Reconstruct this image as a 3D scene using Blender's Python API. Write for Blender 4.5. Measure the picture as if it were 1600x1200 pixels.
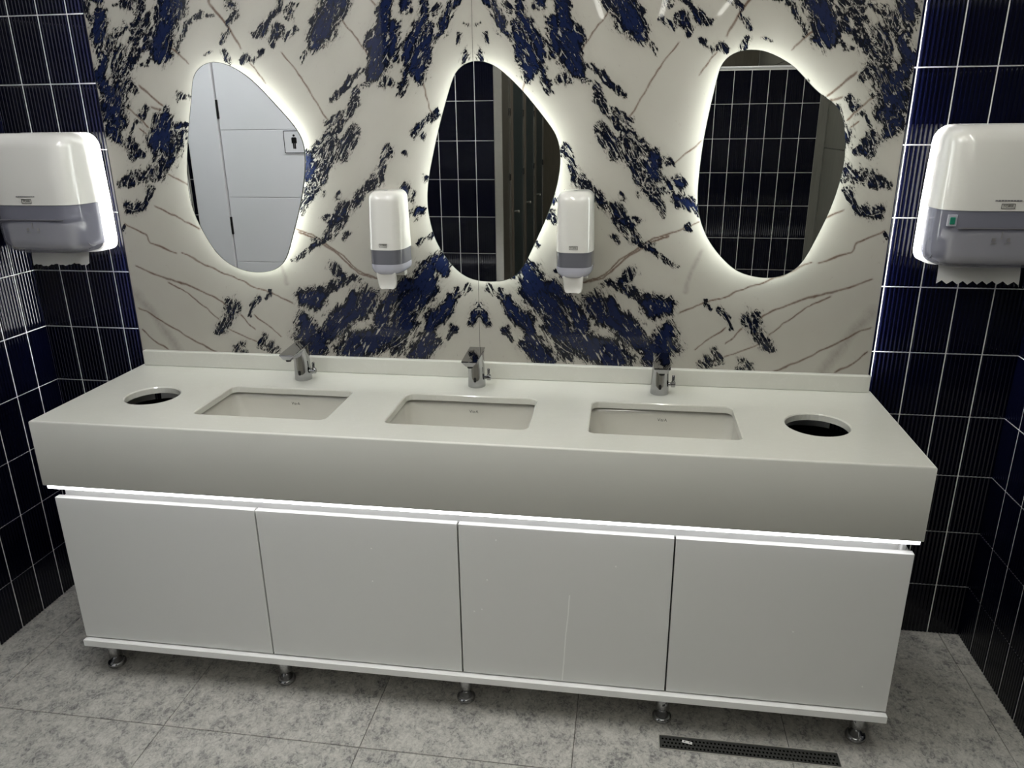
import bpy, bmesh, math, random
import numpy as np
from mathutils import Matrix, Vector

for o in list(bpy.data.objects):
    bpy.data.objects.remove(o)
SC = bpy.context.scene
COL = SC.collection
random.seed(4)

# ------------------------------------------------------------------ camera
F_PX = 1191.46
pitch, roll, yaw = -0.3311, 0.0106, 0.1526
CAM = (0.4236, -2.3681, 1.6582)
Rm = Matrix.Rotation(yaw, 3, 'Z') @ Matrix.Rotation(pitch, 3, 'X') @ Matrix.Rotation(roll, 3, 'Y')
cam_data = bpy.data.cameras.new('camera')
cam_data.sensor_fit = 'HORIZONTAL'
cam_data.sensor_width = 36.0
cam_data.lens = F_PX / 1600 * 36.0
cam_data.clip_start = 0.05
cam = bpy.data.objects.new('camera', cam_data)
COL.objects.link(cam)
cx, cf, cu = Rm.col[0], Rm.col[1], Rm.col[2]
cam.matrix_world = Matrix(((cx[0], cu[0], -cf[0], CAM[0]), (cx[1], cu[1], -cf[1], CAM[1]),
                           (cx[2], cu[2], -cf[2], CAM[2]), (0, 0, 0, 1)))
SC.camera = cam

# ------------------------------------------------------------------ world, light levels, exposure
world = bpy.data.worlds.new('world')
SC.world = world
world.use_nodes = True
world.node_tree.nodes['Background'].inputs[0].default_value = (0.02, 0.02, 0.025, 1)
world.node_tree.nodes['Background'].inputs[1].default_value = 0.3
CEILING_LAMP = 38.5        # emission of the linear ceiling lamps
MIRROR_LED = 25.0         # emission of the mirror backlights
PANEL_LED = 75.0          # emission of the strips behind the marble panel's edges
GROOVE_LED = 7.0         # emission of the strip under the apron
SC.view_settings.view_transform = 'Standard'
SC.view_settings.look = 'None'
SC.view_settings.gamma = 1.0
SC.view_settings.use_curve_mapping = False
SC.view_settings.exposure = 0.0

# ------------------------------------------------------------------ material helpers
def new_mat(name):
    m = bpy.data.materials.new(name)
    m.use_nodes = True
    nt = m.node_tree
    return m, nt, nt.nodes['Principled BSDF']

def setp(b, **kw):
    names = dict(color='Base Color', rough='Roughness', metal='Metallic', spec='Specular IOR Level', coat='Coat Weight',
                 coat_r='Coat Roughness', trans='Transmission Weight', ior='IOR', alpha='Alpha', emit='Emission Color', emit_s='Emission Strength')
    for k, v in kw.items():
        s = b.inputs[names[k]]
        if k in ('color', 'emit'):
            v = (*v, 1.0)
        s.default_value = v

def plain(name, color, rough=0.4, var=0.04, scale=6.0, bump=0.0, bump_scale=80.0, **kw):
    """principled material whose colour and roughness wander slightly with procedural noise"""
    m, nt, b = new_mat(name)
    setp(b, color=color, rough=rough, **kw)
    tc = nt.nodes.new('ShaderNodeTexCoord')
    nz = nt.nodes.new('ShaderNodeTexNoise')
    nz.inputs['Scale'].default_value = scale
    nz.inputs['Detail'].default_value = 4
    nt.links.new(tc.outputs['Object'], nz.inputs['Vector'])
    mix = nt.nodes.new('ShaderNodeMix')
    mix.data_type = 'RGBA'
    mix.inputs[6].default_value = (*[c * (1 - var) for c in color], 1)
    mix.inputs[7].default_value = (*[min(1, c * (1 + var)) for c in color], 1)
    nt.links.new(nz.outputs['Fac'], mix.inputs[0])
    nt.links.new(mix.outputs[2], b.inputs['Base Color'])
    if bump > 0:
        n2 = nt.nodes.new('ShaderNodeTexNoise')
        n2.inputs['Scale'].default_value = bump_scale
        n2.inputs['Detail'].default_value = 3
        nt.links.new(tc.outputs['Object'], n2.inputs['Vector'])
        bp = nt.nodes.new('ShaderNodeBump')
        bp.inputs['Strength'].default_value = bump
        bp.inputs['Distance'].default_value = 0.002
        nt.links.new(n2.outputs['Fac'], bp.inputs['Height'])
        nt.links.new(bp.outputs['Normal'], b.inputs['Normal'])
    return m

def glow(name, color, strength):
    m, nt, b = new_mat(name)
    setp(b, color=(0.8, 0.8, 0.8), rough=0.5, emit=color, emit_s=strength)
    return m

def ramp(nt, stops, interp='LINEAR'):
    r = nt.nodes.new('ShaderNodeValToRGB')
    e = r.color_ramp.elements
    while len(e) < len(stops):
        e.new(0.5)
    for i, (p, c) in enumerate(stops):
        e[i].position = p
        e[i].color = (*c, 1) if len(c) == 3 else c
    r.color_ramp.interpolation = interp
    return r

def math_node(nt, op, a, b=None, clamp=False):
    n = nt.nodes.new('ShaderNodeMath')
    n.operation = op
    n.use_clamp = clamp
    for i, v in enumerate((a, b)):
        if v is None:
            continue
        if isinstance(v, (int, float)):
            n.inputs[i].default_value = v
        else:
            nt.links.new(v, n.inputs[i])
    return n.outputs[0]

def noise(nt, vec, scale, detail=4, rough=0.55, dist=0.0):
    n = nt.nodes.new('ShaderNodeTexNoise')
    n.inputs['Scale'].default_value = scale
    n.inputs['Detail'].default_value = detail
    n.inputs['Roughness'].default_value = rough
    n.inputs['Distortion'].default_value = dist
    nt.links.new(vec, n.inputs['Vector'])
    return n.outputs['Fac']

def mapping(nt, vec, scale=(1, 1, 1), rot=(0, 0, 0), loc=(0, 0, 0)):
    n = nt.nodes.new('ShaderNodeMapping')
    n.inputs['Scale'].default_value = scale
    n.inputs['Rotation'].default_value = rot
    n.inputs['Location'].default_value = loc
    nt.links.new(vec, n.inputs['Vector'])
    return n.outputs[0]

def mixrgb(nt, fac, a, b, blend='MIX'):
    n = nt.nodes.new('ShaderNodeMix')
    n.data_type = 'RGBA'
    n.blend_type = blend
    for i, v in ((0, fac), (6, a), (7, b)):
        if isinstance(v, (int, float)):
            n.inputs[i].default_value = v
        elif isinstance(v, tuple):
            n.inputs[i].default_value = (*v, 1)
        else:
            nt.links.new(v, n.inputs[i])
    return n.outputs[2]

def tile_material():
    m, nt, b = new_mat('navy_glazed_tile')
    tc = nt.nodes.new('ShaderNodeTexCoord')
    oi = nt.nodes.new('ShaderNodeObjectInfo')
    c = mixrgb(nt, oi.outputs['Random'], (0.0008, 0.0011, 0.0055), (0.0011, 0.0015, 0.0075))
    f = noise(nt, tc.outputs['Object'], 30, 3)
    c2 = mixrgb(nt, math_node(nt, 'MULTIPLY', f, 0.35), c, (0.0005, 0.0006, 0.003))
    nt.links.new(c2, b.inputs['Base Color'])
    setp(b, rough=0.05, spec=0.35)
    return m

def marble_material():
    m, nt, b = new_mat('book_matched_marble')
    tc = nt.nodes.new('ShaderNodeTexCoord')
    P = tc.outputs['Object']
    def attr(n):
        a = nt.nodes.new('ShaderNodeAttribute')
        a.attribute_name = n
        return a.outputs['Fac']
    F, V, G = attr('stain'), attr('vein'), attr('smoke')
    ang = math.radians(32)
    Pr = mapping(nt, P, rot=(0, ang, 0))
    st = mapping(nt, Pr, scale=(1.0, 1.0, 0.40))
    n1 = noise(nt, st, 62, 7, 0.72, 0.7)
    n2 = noise(nt, st, 230, 4, 0.65, 0.3)
    n3 = noise(nt, mapping(nt, Pr, scale=(1, 1, 0.24), loc=(3, 0, 1)), 85, 5, 0.6, 0.8)
    n6 = noise(nt, mapping(nt, Pr, scale=(1, 1, 0.30), loc=(7, 0, 2)), 26, 6, 0.62, 1.2)
    n4 = noise(nt, P, 4, 4, 0.6)
    n5 = noise(nt, P, 14, 5, 0.6)
    t = math_node(nt, 'ADD', F, math_node(nt, 'MULTIPLY', math_node(nt, 'SUBTRACT', n1, 0.5), 1.75))
    t = math_node(nt, 'ADD', t, math_node(nt, 'MULTIPLY', math_node(nt, 'SUBTRACT', n2, 0.5), 0.9))
    mr = nt.nodes.new('ShaderNodeMapRange')
    mr.interpolation_type = 'SMOOTHSTEP'
    mr.inputs[1].default_value = 0.585
    mr.inputs[2].default_value = 0.65
    nt.links.new(n3, mr.inputs[0])
    t = math_node(nt, 'SUBTRACT', t, math_node(nt, 'MULTIPLY', mr.outputs[0], 0.62))
    # thin pale cracks that run along the streaks
    cr = nt.nodes.new('ShaderNodeMapRange')
    cr.interpolation_type = 'SMOOTHSTEP'
    cr.inputs[1].default_value = 0.016
    cr.inputs[2].default_value = 0.004
    nt.links.new(math_node(nt, 'ABSOLUTE', math_node(nt, 'SUBTRACT', n6, 0.5)), cr.inputs[0])
    t = math_node(nt, 'SUBTRACT', t, math_node(nt, 'MULTIPLY', cr.outputs[0], 0.42))
    # cream ground with soft grey and pinkish clouds
    ground = mixrgb(nt, n4, (0.385, 0.373, 0.325), (0.44, 0.425, 0.385))
    ground = mixrgb(nt, math_node(nt, 'MULTIPLY', n5, 0.30), ground, (0.38, 0.335, 0.29))
    sm = math_node(nt, 'ADD', G, math_node(nt, 'MULTIPLY', math_node(nt, 'SUBTRACT', n1, 0.5), math_node(nt, 'MULTIPLY', G, 2.6)), True)
    ground = mixrgb(nt, math_node(nt, 'MULTIPLY', sm, 0.62), ground, mixrgb(nt, n5, (0.13, 0.10, 0.08), (0.16, 0.15, 0.135)))
    vr = ramp(nt, [(0.0, (0, 0, 0)), (0.35, (0.25, 0.25, 0.25)), (0.8, (1, 1, 1))])
    nt.links.new(math_node(nt, 'ADD', V, math_node(nt, 'MULTIPLY', math_node(nt, 'SUBTRACT', n2, 0.5), math_node(nt, 'MULTIPLY', V, 1.2))), vr.inputs[0])
    vein_c = mixrgb(nt, n5, (0.13, 0.058, 0.028), (0.050, 0.032, 0.024))
    ground = mixrgb(nt, math_node(nt, 'MULTIPLY', math_node(nt, 'MULTIPLY', vr.outputs[0], math_node(nt, 'ADD', noise(nt, P, 22, 3), 0.28, True)), 0.95), ground, vein_c)
    sr = ramp(nt, [(0.28, (0, 0, 0)), (0.46, (0.26, 0.26, 0.26)), (0.53, (1, 1, 1))])
    nt.links.new(t, sr.inputs[0])
    dr = ramp(nt, [(0.52, (0.012, 0.010, 0.010)), (0.60, (0.004, 0.005, 0.010)), (0.80, (0.004, 0.006, 0.015)), (0.97, (0.009, 0.014, 0.045))])
    nt.links.new(t, dr.inputs[0])
    col = mixrgb(nt, sr.outputs[0], ground, dr.outputs[0])
    nt.links.new(col, b.inputs['Base Color'])
    setp(b, rough=0.025, spec=0.36)
    return m

def floor_material():
    m, nt, b = new_mat('grey_stone_floor_tile')
    tc = nt.nodes.new('ShaderNodeTexCoord')
    oi = nt.nodes.new('ShaderNodeObjectInfo')
    off = nt.nodes.new('ShaderNodeVectorMath')
    off.operation = 'ADD'
    cmb = nt.nodes.new('ShaderNodeCombineXYZ')
    nt.links.new(math_node(nt, 'MULTIPLY', oi.outputs['Random'], 37.0), cmb.inputs[0])
    nt.links.new(tc.outputs['Object'], off.inputs[0])
    nt.links.new(cmb.outputs[0], off.inputs[1])
    P = mapping(nt, off.outputs[0], scale=(1.15, 0.95, 1), rot=(0, 0, 0.5))
    a = noise(nt, P, 80, 6, 0.70, 1.0)
    c = noise(nt, P, 17, 5, 0.6, 0.5)
    d = noise(nt, off.outputs[0], 3.0, 3, 0.5)
    f = math_node(nt, 'ADD', math_node(nt, 'MULTIPLY', a, 0.6), math_node(nt, 'MULTIPLY', c, 0.4))
    r = ramp(nt, [(0.36, (0.09, 0.09, 0.095)), (0.425, (0.23, 0.225, 0.22)), (0.48, (0.40, 0.39, 0.36)), (0.60, (0.60, 0.585, 0.54))])
    nt.links.new(f, r.inputs[0])
    col = mixrgb(nt, math_node(nt, 'MULTIPLY', d, 0.35), r.outputs[0], (0.40, 0.375, 0.34))
    nt.links.new(col, b.inputs['Base Color'])
    setp(b, rough=0.42, spec=0.4)
    bp = nt.nodes.new('ShaderNodeBump')
    bp.inputs['Strength'].default_value = 0.35
    bp.inputs['Distance'].default_value = 0.002
    nt.links.new(f, bp.inputs['Height'])
    nt.links.new(bp.outputs['Normal'], b.inputs['Normal'])
    return m

def stone_material(name, c0, c1):
    m, nt, b = new_mat(name)
    tc = nt.nodes.new('ShaderNodeTexCoord')
    P = mapping(nt, tc.outputs['Object'], scale=(6, 6, 1))
    a = noise(nt, P, 6, 6, 0.65, 0.5)
    nt.links.new(mixrgb(nt, a, c0, c1), b.inputs['Base Color'])
    setp(b, rough=0.45)
    return m

def counter_material():
    m, nt, b = new_mat('white_quartz')
    tc = nt.nodes.new('ShaderNodeTexCoord')
    P = tc.outputs['Object']
    a = noise(nt, P, 5, 5, 0.6, 0.6)
    w = noise(nt, mapping(nt, P, scale=(1, 3, 1)), 10, 6, 0.6, 1.5)
    rr = ramp(nt, [(0.485, (0, 0, 0)), (0.50, (1, 1, 1)), (0.515, (0, 0, 0))])
    nt.links.new(w, rr.inputs[0])
    c = mixrgb(nt, a, (0.60, 0.595, 0.54), (0.65, 0.645, 0.59))
    c = mixrgb(nt, math_node(nt, 'MULTIPLY', rr.outputs[0], 0.10), c, (0.85, 0.85, 0.82))
    nt.links.new(c, b.inputs['Base Color'])
    setp(b, rough=0.07, spec=0.5)
    return m

M = {}
M['tile'] = tile_material()
M['grout'] = plain('white_grout', (0.78, 0.78, 0.75), 0.8, 0.05, 40)
M['floor_grout'] = plain('dark_floor_grout', (0.10, 0.095, 0.085), 0.9, 0.2, 30)
M['marble'] = marble_material()
M['floor'] = floor_material()
M['counter'] = counter_material()
M['apron'] = plain('white_quartz_matt', (0.70, 0.695, 0.645), 0.42, 0.02, 3)
M['lacquer'] = plain('white_lacquer', (0.76, 0.76, 0.74), 0.28, 0.015, 3)
M['board'] = plain('white_gloss_board', (0.88, 0.88, 0.86), 0.2, 0.015, 3, coat=0.5)
M['ceramic'] = plain('white_ceramic', (0.60, 0.585, 0.53), 0.07, 0.02, 4, coat=0.5)
M['chrome'] = plain('chrome', (0.42, 0.42, 0.43), 0.03, 0.02, 20, metal=1.0)
M['steel'] = plain('brushed_steel', (0.50, 0.49, 0.46), 0.28, 0.06, 60, metal=1.0)
M['dark_steel'] = plain('dark_steel', (0.09, 0.09, 0.085), 0.35, 0.15, 60, metal=1.0)
M['drain_frame'] = plain('satin_steel', (0.55, 0.54, 0.50), 0.45, 0.08, 60, metal=0.5)
M['drain_plate'] = plain('worn_dark_steel', (0.05, 0.05, 0.047), 0.5, 0.25, 90, metal=0.3)
M['black'] = plain('black_plastic', (0.006, 0.006, 0.006), 0.35, 0.1, 20)
M['void'] = plain('black_bin_liner', (0.002, 0.002, 0.002), 0.95, 0.2, 12, spec=0.05)
M['mirror'] = plain('silvered_glass', (0.86, 0.87, 0.86), 0.0, 0.003, 2, metal=1.0)
M['glass_edge'] = plain('dark_glass_edge', (0.05, 0.06, 0.055), 0.4, 0.1, 20, spec=0.2)
M['white_plastic'] = plain('white_plastic', (0.68, 0.665, 0.625), 0.16, 0.015, 5, coat=0.4)
M['grey_window'] = plain('smoky_translucent_plastic', (0.26, 0.26, 0.32), 0.10, 0.03, 5, alpha=0.60)
M['dark_window'] = plain('dark_smoky_plastic', (0.13, 0.13, 0.15), 0.15, 0.05, 8, coat=0.3)
M['pale_window'] = plain('pale_translucent_plastic', (0.42, 0.42, 0.48), 0.15, 0.04, 8, coat=0.3)
M['mechanism'] = plain('grey_plastic', (0.12, 0.12, 0.14), 0.4, 0.08, 14)
M['print'] = plain('dark_print', (0.05, 0.05, 0.04), 0.6, 0.1, 50)
M['print_grey'] = plain('grey_print', (0.16, 0.15, 0.16), 0.6, 0.1, 50)
M['paper'] = plain('paper', (0.78, 0.77, 0.74), 0.8, 0.03, 30, bump=0.3, bump_scale=120)
M['green'] = plain('green_indicator', (0.02, 0.20, 0.13), 0.3, 0.1, 30)
M['ceiling'] = plain('painted_ceiling', (0.55, 0.54, 0.52), 0.8, 0.03, 3)
M['door_white'] = plain('white_door_lacquer', (0.80, 0.80, 0.82), 0.35, 0.02, 3)
M['stone'] = stone_material('grey_stone_cladding', (0.10, 0.10, 0.085), (0.20, 0.195, 0.17))
M['brown_stone'] = stone_material('brown_stone_cladding', (0.06, 0.05, 0.035), (0.13, 0.115, 0.085))
M['teal'] = plain('dark_teal_laminate', (0.018, 0.035, 0.042), 0.3, 0.05, 5)
M['taupe'] = plain('taupe_laminate', (0.15, 0.125, 0.105), 0.4, 0.05, 5)
M['lamp'] = glow('lamp_diffuser', (0.99, 0.985, 0.905), CEILING_LAMP)
M['fill_cool'] = glow('cool_fill_diffuser', (0.90, 0.95, 1.0), CEILING_LAMP * 2.2)  # for the added fill lamps in the entry passage
M['lamp_dim'] = glow('dim_lamp_diffuser', (0.99, 0.985, 0.905), CEILING_LAMP * 0.33)
M['fill_bright'] = glow('bright_fill_diffuser', (0.96, 0.975, 0.985), CEILING_LAMP * 1.6)  # for the added fill lamps over the vanity's left half
M['mirror_led'] = glow('mirror_led_strip', (0.93, 1.0, 0.97), MIRROR_LED)
M['panel_led'] = glow('panel_led_strip', (0.97, 0.98, 1.0), PANEL_LED)
M['groove_led'] = glow('groove_led_strip', (0.97, 0.97, 1.0), GROOVE_LED)
M['splash'] = plain('dried_splash', (0.95, 0.95, 0.93), 0.5, 0.05, 50)

# ------------------------------------------------------------------ object helpers
def link(name, me, mat=None, parent=None, loc=(0, 0, 0), smooth=False):
    o = bpy.data.objects.new(name, me)
    COL.objects.link(o)
    if mat is not None and len(me.materials) == 0:
        me.materials.append(mat)
    if parent is not None:
        o.parent = parent
    o.location = loc
    if smooth:
        me.polygons.foreach_set('use_smooth', [True] * len(me.polygons))
    return o

def mesh(name, verts, faces):
    me = bpy.data.meshes.new(name)
    me.from_pydata([tuple(v) for v in verts], [], [tuple(f) for f in faces])
    me.update()
    return me

def fix_normals(me):
    bm = bmesh.new()
    bm.from_mesh(me)
    bmesh.ops.recalc_face_normals(bm, faces=bm.faces)
    bm.to_mesh(me)
    bm.free()
    return me

def box_mesh(name, lo, hi, bevel=0.0, seg=2):
    bm = bmesh.new()
    bmesh.ops.create_cube(bm, size=1.0)
    for v in bm.verts:
        v.co = Vector([lo[i] + (v.co[i] + 0.5) * (hi[i] - lo[i]) for i in range(3)])
    if bevel > 0:
        bmesh.ops.bevel(bm, geom=list(bm.edges), offset=bevel, segments=seg, affect='EDGES', profile=0.5)
    me = bpy.data.meshes.new(name)
    bm.to_mesh(me)
    bm.free()
    return me

def box(name, lo, hi, mat, parent=None, bevel=0.0, seg=2, base=(0, 0, 0)):
    lo = [lo[i] - base[i] for i in range(3)]
    hi = [hi[i] - base[i] for i in range(3)]
    return link(name, box_mesh(name, lo, hi, bevel, seg), mat, parent)

def boxes(name, spans, mat, parent=None):
    vs, fs = [], []
    for lo, hi in spans:
        n = len(vs)
        vs += [(x, y, z) for z in (lo[2], hi[2]) for y in (lo[1], hi[1]) for x in (lo[0], hi[0])]
        fs += [[n + i for i in f] for f in ((0, 2, 3, 1), (4, 5, 7, 6), (0, 1, 5, 4), (2, 6, 7, 3), (0, 4, 6, 2), (1, 3, 7, 5))]
    return link(name, mesh(name, vs, fs), mat, parent)

def lathe_mesh(name, prof, n=32, axis='Z', center=(0, 0, 0), caps=True):
    vs, fs = [], []
    for r, h in prof:
        for k in range(n):
            a = 2 * math.pi * k / n
            c, s = r * math.cos(a), r * math.sin(a)
            p = {'Z': (c, s, h), 'Y': (c, h, s), 'X': (h, c, s)}[axis]
            vs.append([p[i] + center[i] for i in range(3)])
    for j in range(len(prof) - 1):
        for k in range(n):
            a, b = j * n + k, j * n + (k + 1) % n
            fs.append((a, b, b + n, a + n))
    if caps:
        fs.append(list(range(n))[::-1])
        fs.append([(len(prof) - 1) * n + k for k in range(n)])
    return fix_normals(mesh(name, vs, fs))

def lathe(name, prof, mat, parent=None, n=32, axis='Z', center=(0, 0, 0), loc=(0, 0, 0), caps=True):
    o = link(name, lathe_mesh(name, prof, n, axis, center, caps), mat, parent, loc, smooth=True)
    autosmooth(o)
    return o

def autosmooth(o, angle=40):
    me = o.data
    bm = bmesh.new()
    bm.from_mesh(me)
    lim = math.radians(angle)
    for e in bm.edges:
        e.smooth = not (len(e.link_faces) == 2 and e.calc_face_angle(0) > lim)
    for f in bm.faces:
        f.smooth = True
    bm.to_mesh(me)
    bm.free()

def loft_mesh(name, rings, cap0=True, cap1=True, closed=True):
    n = len(rings[0])
    vs = [p for r in rings for p in r]
    fs = []
    for j in range(len(rings) - 1):
        for k in range(n if closed else n - 1):
            a, b = j * n + k, j * n + (k + 1) % n
            fs.append((a, b, b + n, a + n))
    if cap0:
        fs.append(list(range(n))[::-1])
    if cap1:
        fs.append([(len(rings) - 1) * n + k for k in range(n)])
    return fix_normals(mesh(name, vs, fs))

def loft(name, rings, mat, parent=None, cap0=True, cap1=True, smooth=True, loc=(0, 0, 0)):
    o = link(name, loft_mesh(name, rings, cap0, cap1), mat, parent, loc)
    if smooth:
        autosmooth(o)
    return o

def tag(o, label, cat, group=None):
    o['label'] = label
    o['category'] = cat
    if group:
        o['group'] = group
    return o

def thing(name, label, cat, loc, group=None):
    o = bpy.data.objects.new(name, None)
    o.empty_display_size = 0.05
    COL.objects.link(o)
    o.location = loc
    return tag(o, label, cat, group)

def structure(o):
    o['kind'] = 'structure'
    return o

def copy_tree(root, loc, label, group=None):
    r = root.copy()
    COL.objects.link(r)
    r.location = loc
    r['label'] = label
    if group:
        r['group'] = group
    for ch in list(root.children):
        c = ch.copy()
        COL.objects.link(c)
        c.parent = r
        for g in list(ch.children):
            d = g.copy()
            COL.objects.link(d)
            d.parent = c
    return r

def text_mesh(body, size, name):
    cu = bpy.data.curves.new(name, 'FONT')
    cu.body = body
    cu.size = size
    cu.align_x = 'CENTER'
    cu.align_y = 'CENTER'
    cu.extrude = 0.0002
    ob = bpy.data.objects.new(name, cu)
    COL.objects.link(ob)
    bpy.context.view_layer.update()
    dg = bpy.context.evaluated_depsgraph_get()
    me = bpy.data.meshes.new_from_object(ob.evaluated_get(dg))
    bpy.data.objects.remove(ob)
    bpy.data.curves.remove(cu)
    me.name = name
    # stand it up facing -Y
    me.transform(Matrix.Rotation(math.pi / 2, 4, 'X'))
    me.materials.clear()
    return me

def rrect(hx, hy, r, n=6):
    """rounded rectangle, counter-clockwise in (x, y)"""
    pts = []
    for cxx, cyy, a0 in ((hx - r, hy - r, 0), (-hx + r, hy - r, 90), (-hx + r, -hy + r, 180), (hx - r, -hy + r, 270)):
        for k in range(n + 1):
            a = math.radians(a0 + 90 * k / n)
            pts.append((cxx + r * math.cos(a), cyy + r * math.sin(a)))
    return pts

def catmull(pts, sub=4):
    out = []
    n = len(pts)
    for i in range(n):
        p0, p1, p2, p3 = (np.array(pts[(i + k) % n], float) for k in (-1, 0, 1, 2))
        for s in range(sub):
            t = s / sub
            out.append(0.5 * (2 * p1 + (p2 - p0) * t + (2 * p0 - 5 * p1 + 4 * p2 - p3) * t * t + (3 * p1 - p0 - 3 * p2 + p3) * t ** 3))
    return np.array(out)

def inset(poly, d):
    """move a closed clockwise-or-not outline inward by d along vertex normals"""
    p = np.array(poly)
    c = p.mean(0)
    tan = np.roll(p, -1, 0) - np.roll(p, 1, 0)
    nrm = np.stack([-tan[:, 1], tan[:, 0]], 1)
    nrm /= np.linalg.norm(nrm, axis=1)[:, None] + 1e-9
    sgn = np.sign(((c - p) * nrm).sum(1).mean())
    return p + nrm * sgn * d

# ------------------------------------------------------------------ dimensions (metres); tile wall front at y = 0
XL, XR = -1.624, 1.583          # side walls of the niche
TW, TH, GR = 0.1015, 0.2, 0.0035
Z0 = 0.1865                     # top of the cut bottom row
ZC = 2.60                       # ceiling
SIDE_END = -1.22                # tiled niche sides end here
YW, YR = -2.0, -2.85            # opposite tiled walls, seen in the mirrors
PX0, PX1, SEAM, YP = -1.226, 1.150, -0.036, -0.05   # marble panel
PZ0 = 0.90

# ------------------------------------------------------------------ floor
floor = structure(box('floor', (-3.0, -6.0, -0.10), (1.75, 0.1, -0.004), M['floor_grout']))
FX = [-0.865 + 0.5955 * k for k in range(-4, 6)]
FY = [-0.758 + 0.6 * k for k in (2, 1, 0, -1, -2, -3, -4, -5, -6, -7, -8, -9)]
g = 0.0012
cache = {}
def floor_piece(x0, x1, y0, y1):
    key = (round(x1 - x0, 3), round(y1 - y0, 3))
    if key not in cache:
        cache[key] = box_mesh('floor_tile', (0, 0, -0.009), (key[0] - 2 * g, key[1] - 2 * g, 0.0), 0.0008, 1)
        cache[key].materials.append(M['floor'])
    link('floor_tile', cache[key], None, floor, (x0 + g, y0 + g, 0))
DRX0, DRX1, DRY0, DRY1 = 0.562, 1.052, -0.647, -0.592       # floor drain cut-out
def notched(x0, x1, y0, y1, xc, right):
    a, b_, c, d = x0 + g, x1 - g, y0 + g, y1 - g
    pl = [(a, c), (b_, c), (b_, DRY0), (xc, DRY0), (xc, DRY1), (b_, DRY1), (b_, d), (a, d)] if right else [(a, c), (b_, c), (b_, d), (a, d), (a, DRY1), (xc, DRY1), (xc, DRY0), (a, DRY0)]
    n = len(pl)
    vs = [(x - a, y - c, z) for z in (-0.009, 0.0) for x, y in pl]
    fs = [tuple(range(n))[::-1], tuple(range(n, 2 * n))] + [(k, (k + 1) % n, n + (k + 1) % n, n + k) for k in range(n)]
    link('floor_tile', mesh('floor_tile', vs, fs), M['floor'], floor, (a, c, 0))
for i in range(len(FX) - 1):
    for j in range(len(FY) - 1):
        x0, x1 = max(FX[i], -3.0), min(FX[i + 1], XR)
        y1, y0 = min(FY[j], 0.0), max(FY[j + 1], -6.0)
        if x1 - x0 < 0.02 or y1 - y0 < 0.02:
            continue
        if x1 <= XL and y0 >= SIDE_END:
            continue
        if x0 < DRX0 < x1 and y0 < DRY0 < y1:
            # the drain slot is cut into this tile and the next
            notched(x0, x1, y0, y1, DRX0, True)
        elif x0 < DRX1 < x1 and y0 < DRY0 < y1:
            notched(x0, x1, y0, y1, DRX1, False)
        else:
            floor_piece(x0, x1, y0, y1)

# ------------------------------------------------------------------ walls with fluted tiles
def tile_mesh(w, h, ribs=8, seg=4, thick=0.0046, depth=0.0030):
    n = ribs * seg
    prof = []
    e = 0.0
    for k in range(n + 1):
        x = -w / 2 + e + (w - 2 * e) * k / n
        ph = (k % seg) / seg
        prof.append((x, -thick + depth * (1 - math.sin(math.pi * ph))))
    vs, fs = [], []
    for x, y in prof:
        vs += [(x, y, 0.0), (x, y, h)]
    for k in range(n):
        fs.append((2 * k, 2 * k + 2, 2 * k + 3, 2 * k + 1))
    m = len(vs)                       # the sides get vertices of their own so the glaze shades straight
    for x, y in prof:
        vs += [(x, y, 0.0), (x, y, h)]
    b = len(vs)
    vs += [(-w / 2, 0.004, 0), (-w / 2, 0.004, h), (w / 2, 0.004, 0), (w / 2, 0.004, h)]
    fs += [(m, m + 1, b + 1, b), (m + 2 * n, b + 2, b + 3, m + 2 * n + 1)]
    fs += [tuple([b] + [b + 2] + [m + 2 * k for k in range(n, -1, -1)]), tuple([m + 2 * k + 1 for k in range(n + 1)] + [b + 3, b + 1])]
    me = mesh('tile', vs, fs)
    sm = [True] * n + [False] * 4
    me.polygons.foreach_set('use_smooth', sm)
    me.materials.append(M['tile'])
    return me

tcache = {}
def tile_at(parent, origin, xdir, u0, u1, z0, z1):
    """one glazed tile on a wall; origin + xdir*u runs along the wall, its front faces the room"""
    w, h = round(u1 - u0 - GR, 4), round(z1 - z0 - GR, 4)
    if w < 0.012 or h < 0.012:
        return
    if (w, h) not in tcache:
        tcache[(w, h)] = tile_mesh(w, h, ribs=max(1, round(8 * w / (TW - GR))))
    o = link('tile', tcache[(w, h)], None, parent)
    um = (u0 + u1) / 2
    o.location = (origin[0] + xdir[0] * um, origin[1] + xdir[1] * um, z0 + GR / 2)
    o.rotation_euler = (0, 0, math.atan2(xdir[1], xdir[0]))

def rows(zmax, zmin=0.0):
    zs = [0.0, Z0] + [Z0 + TH * k for k in range(1, 14)]
    return [(max(a, zmin), min(b, zmax)) for a, b in zip(zs[:-1], zs[1:]) if a < zmax - 0.02 and b > zmin + 0.02]

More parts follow.
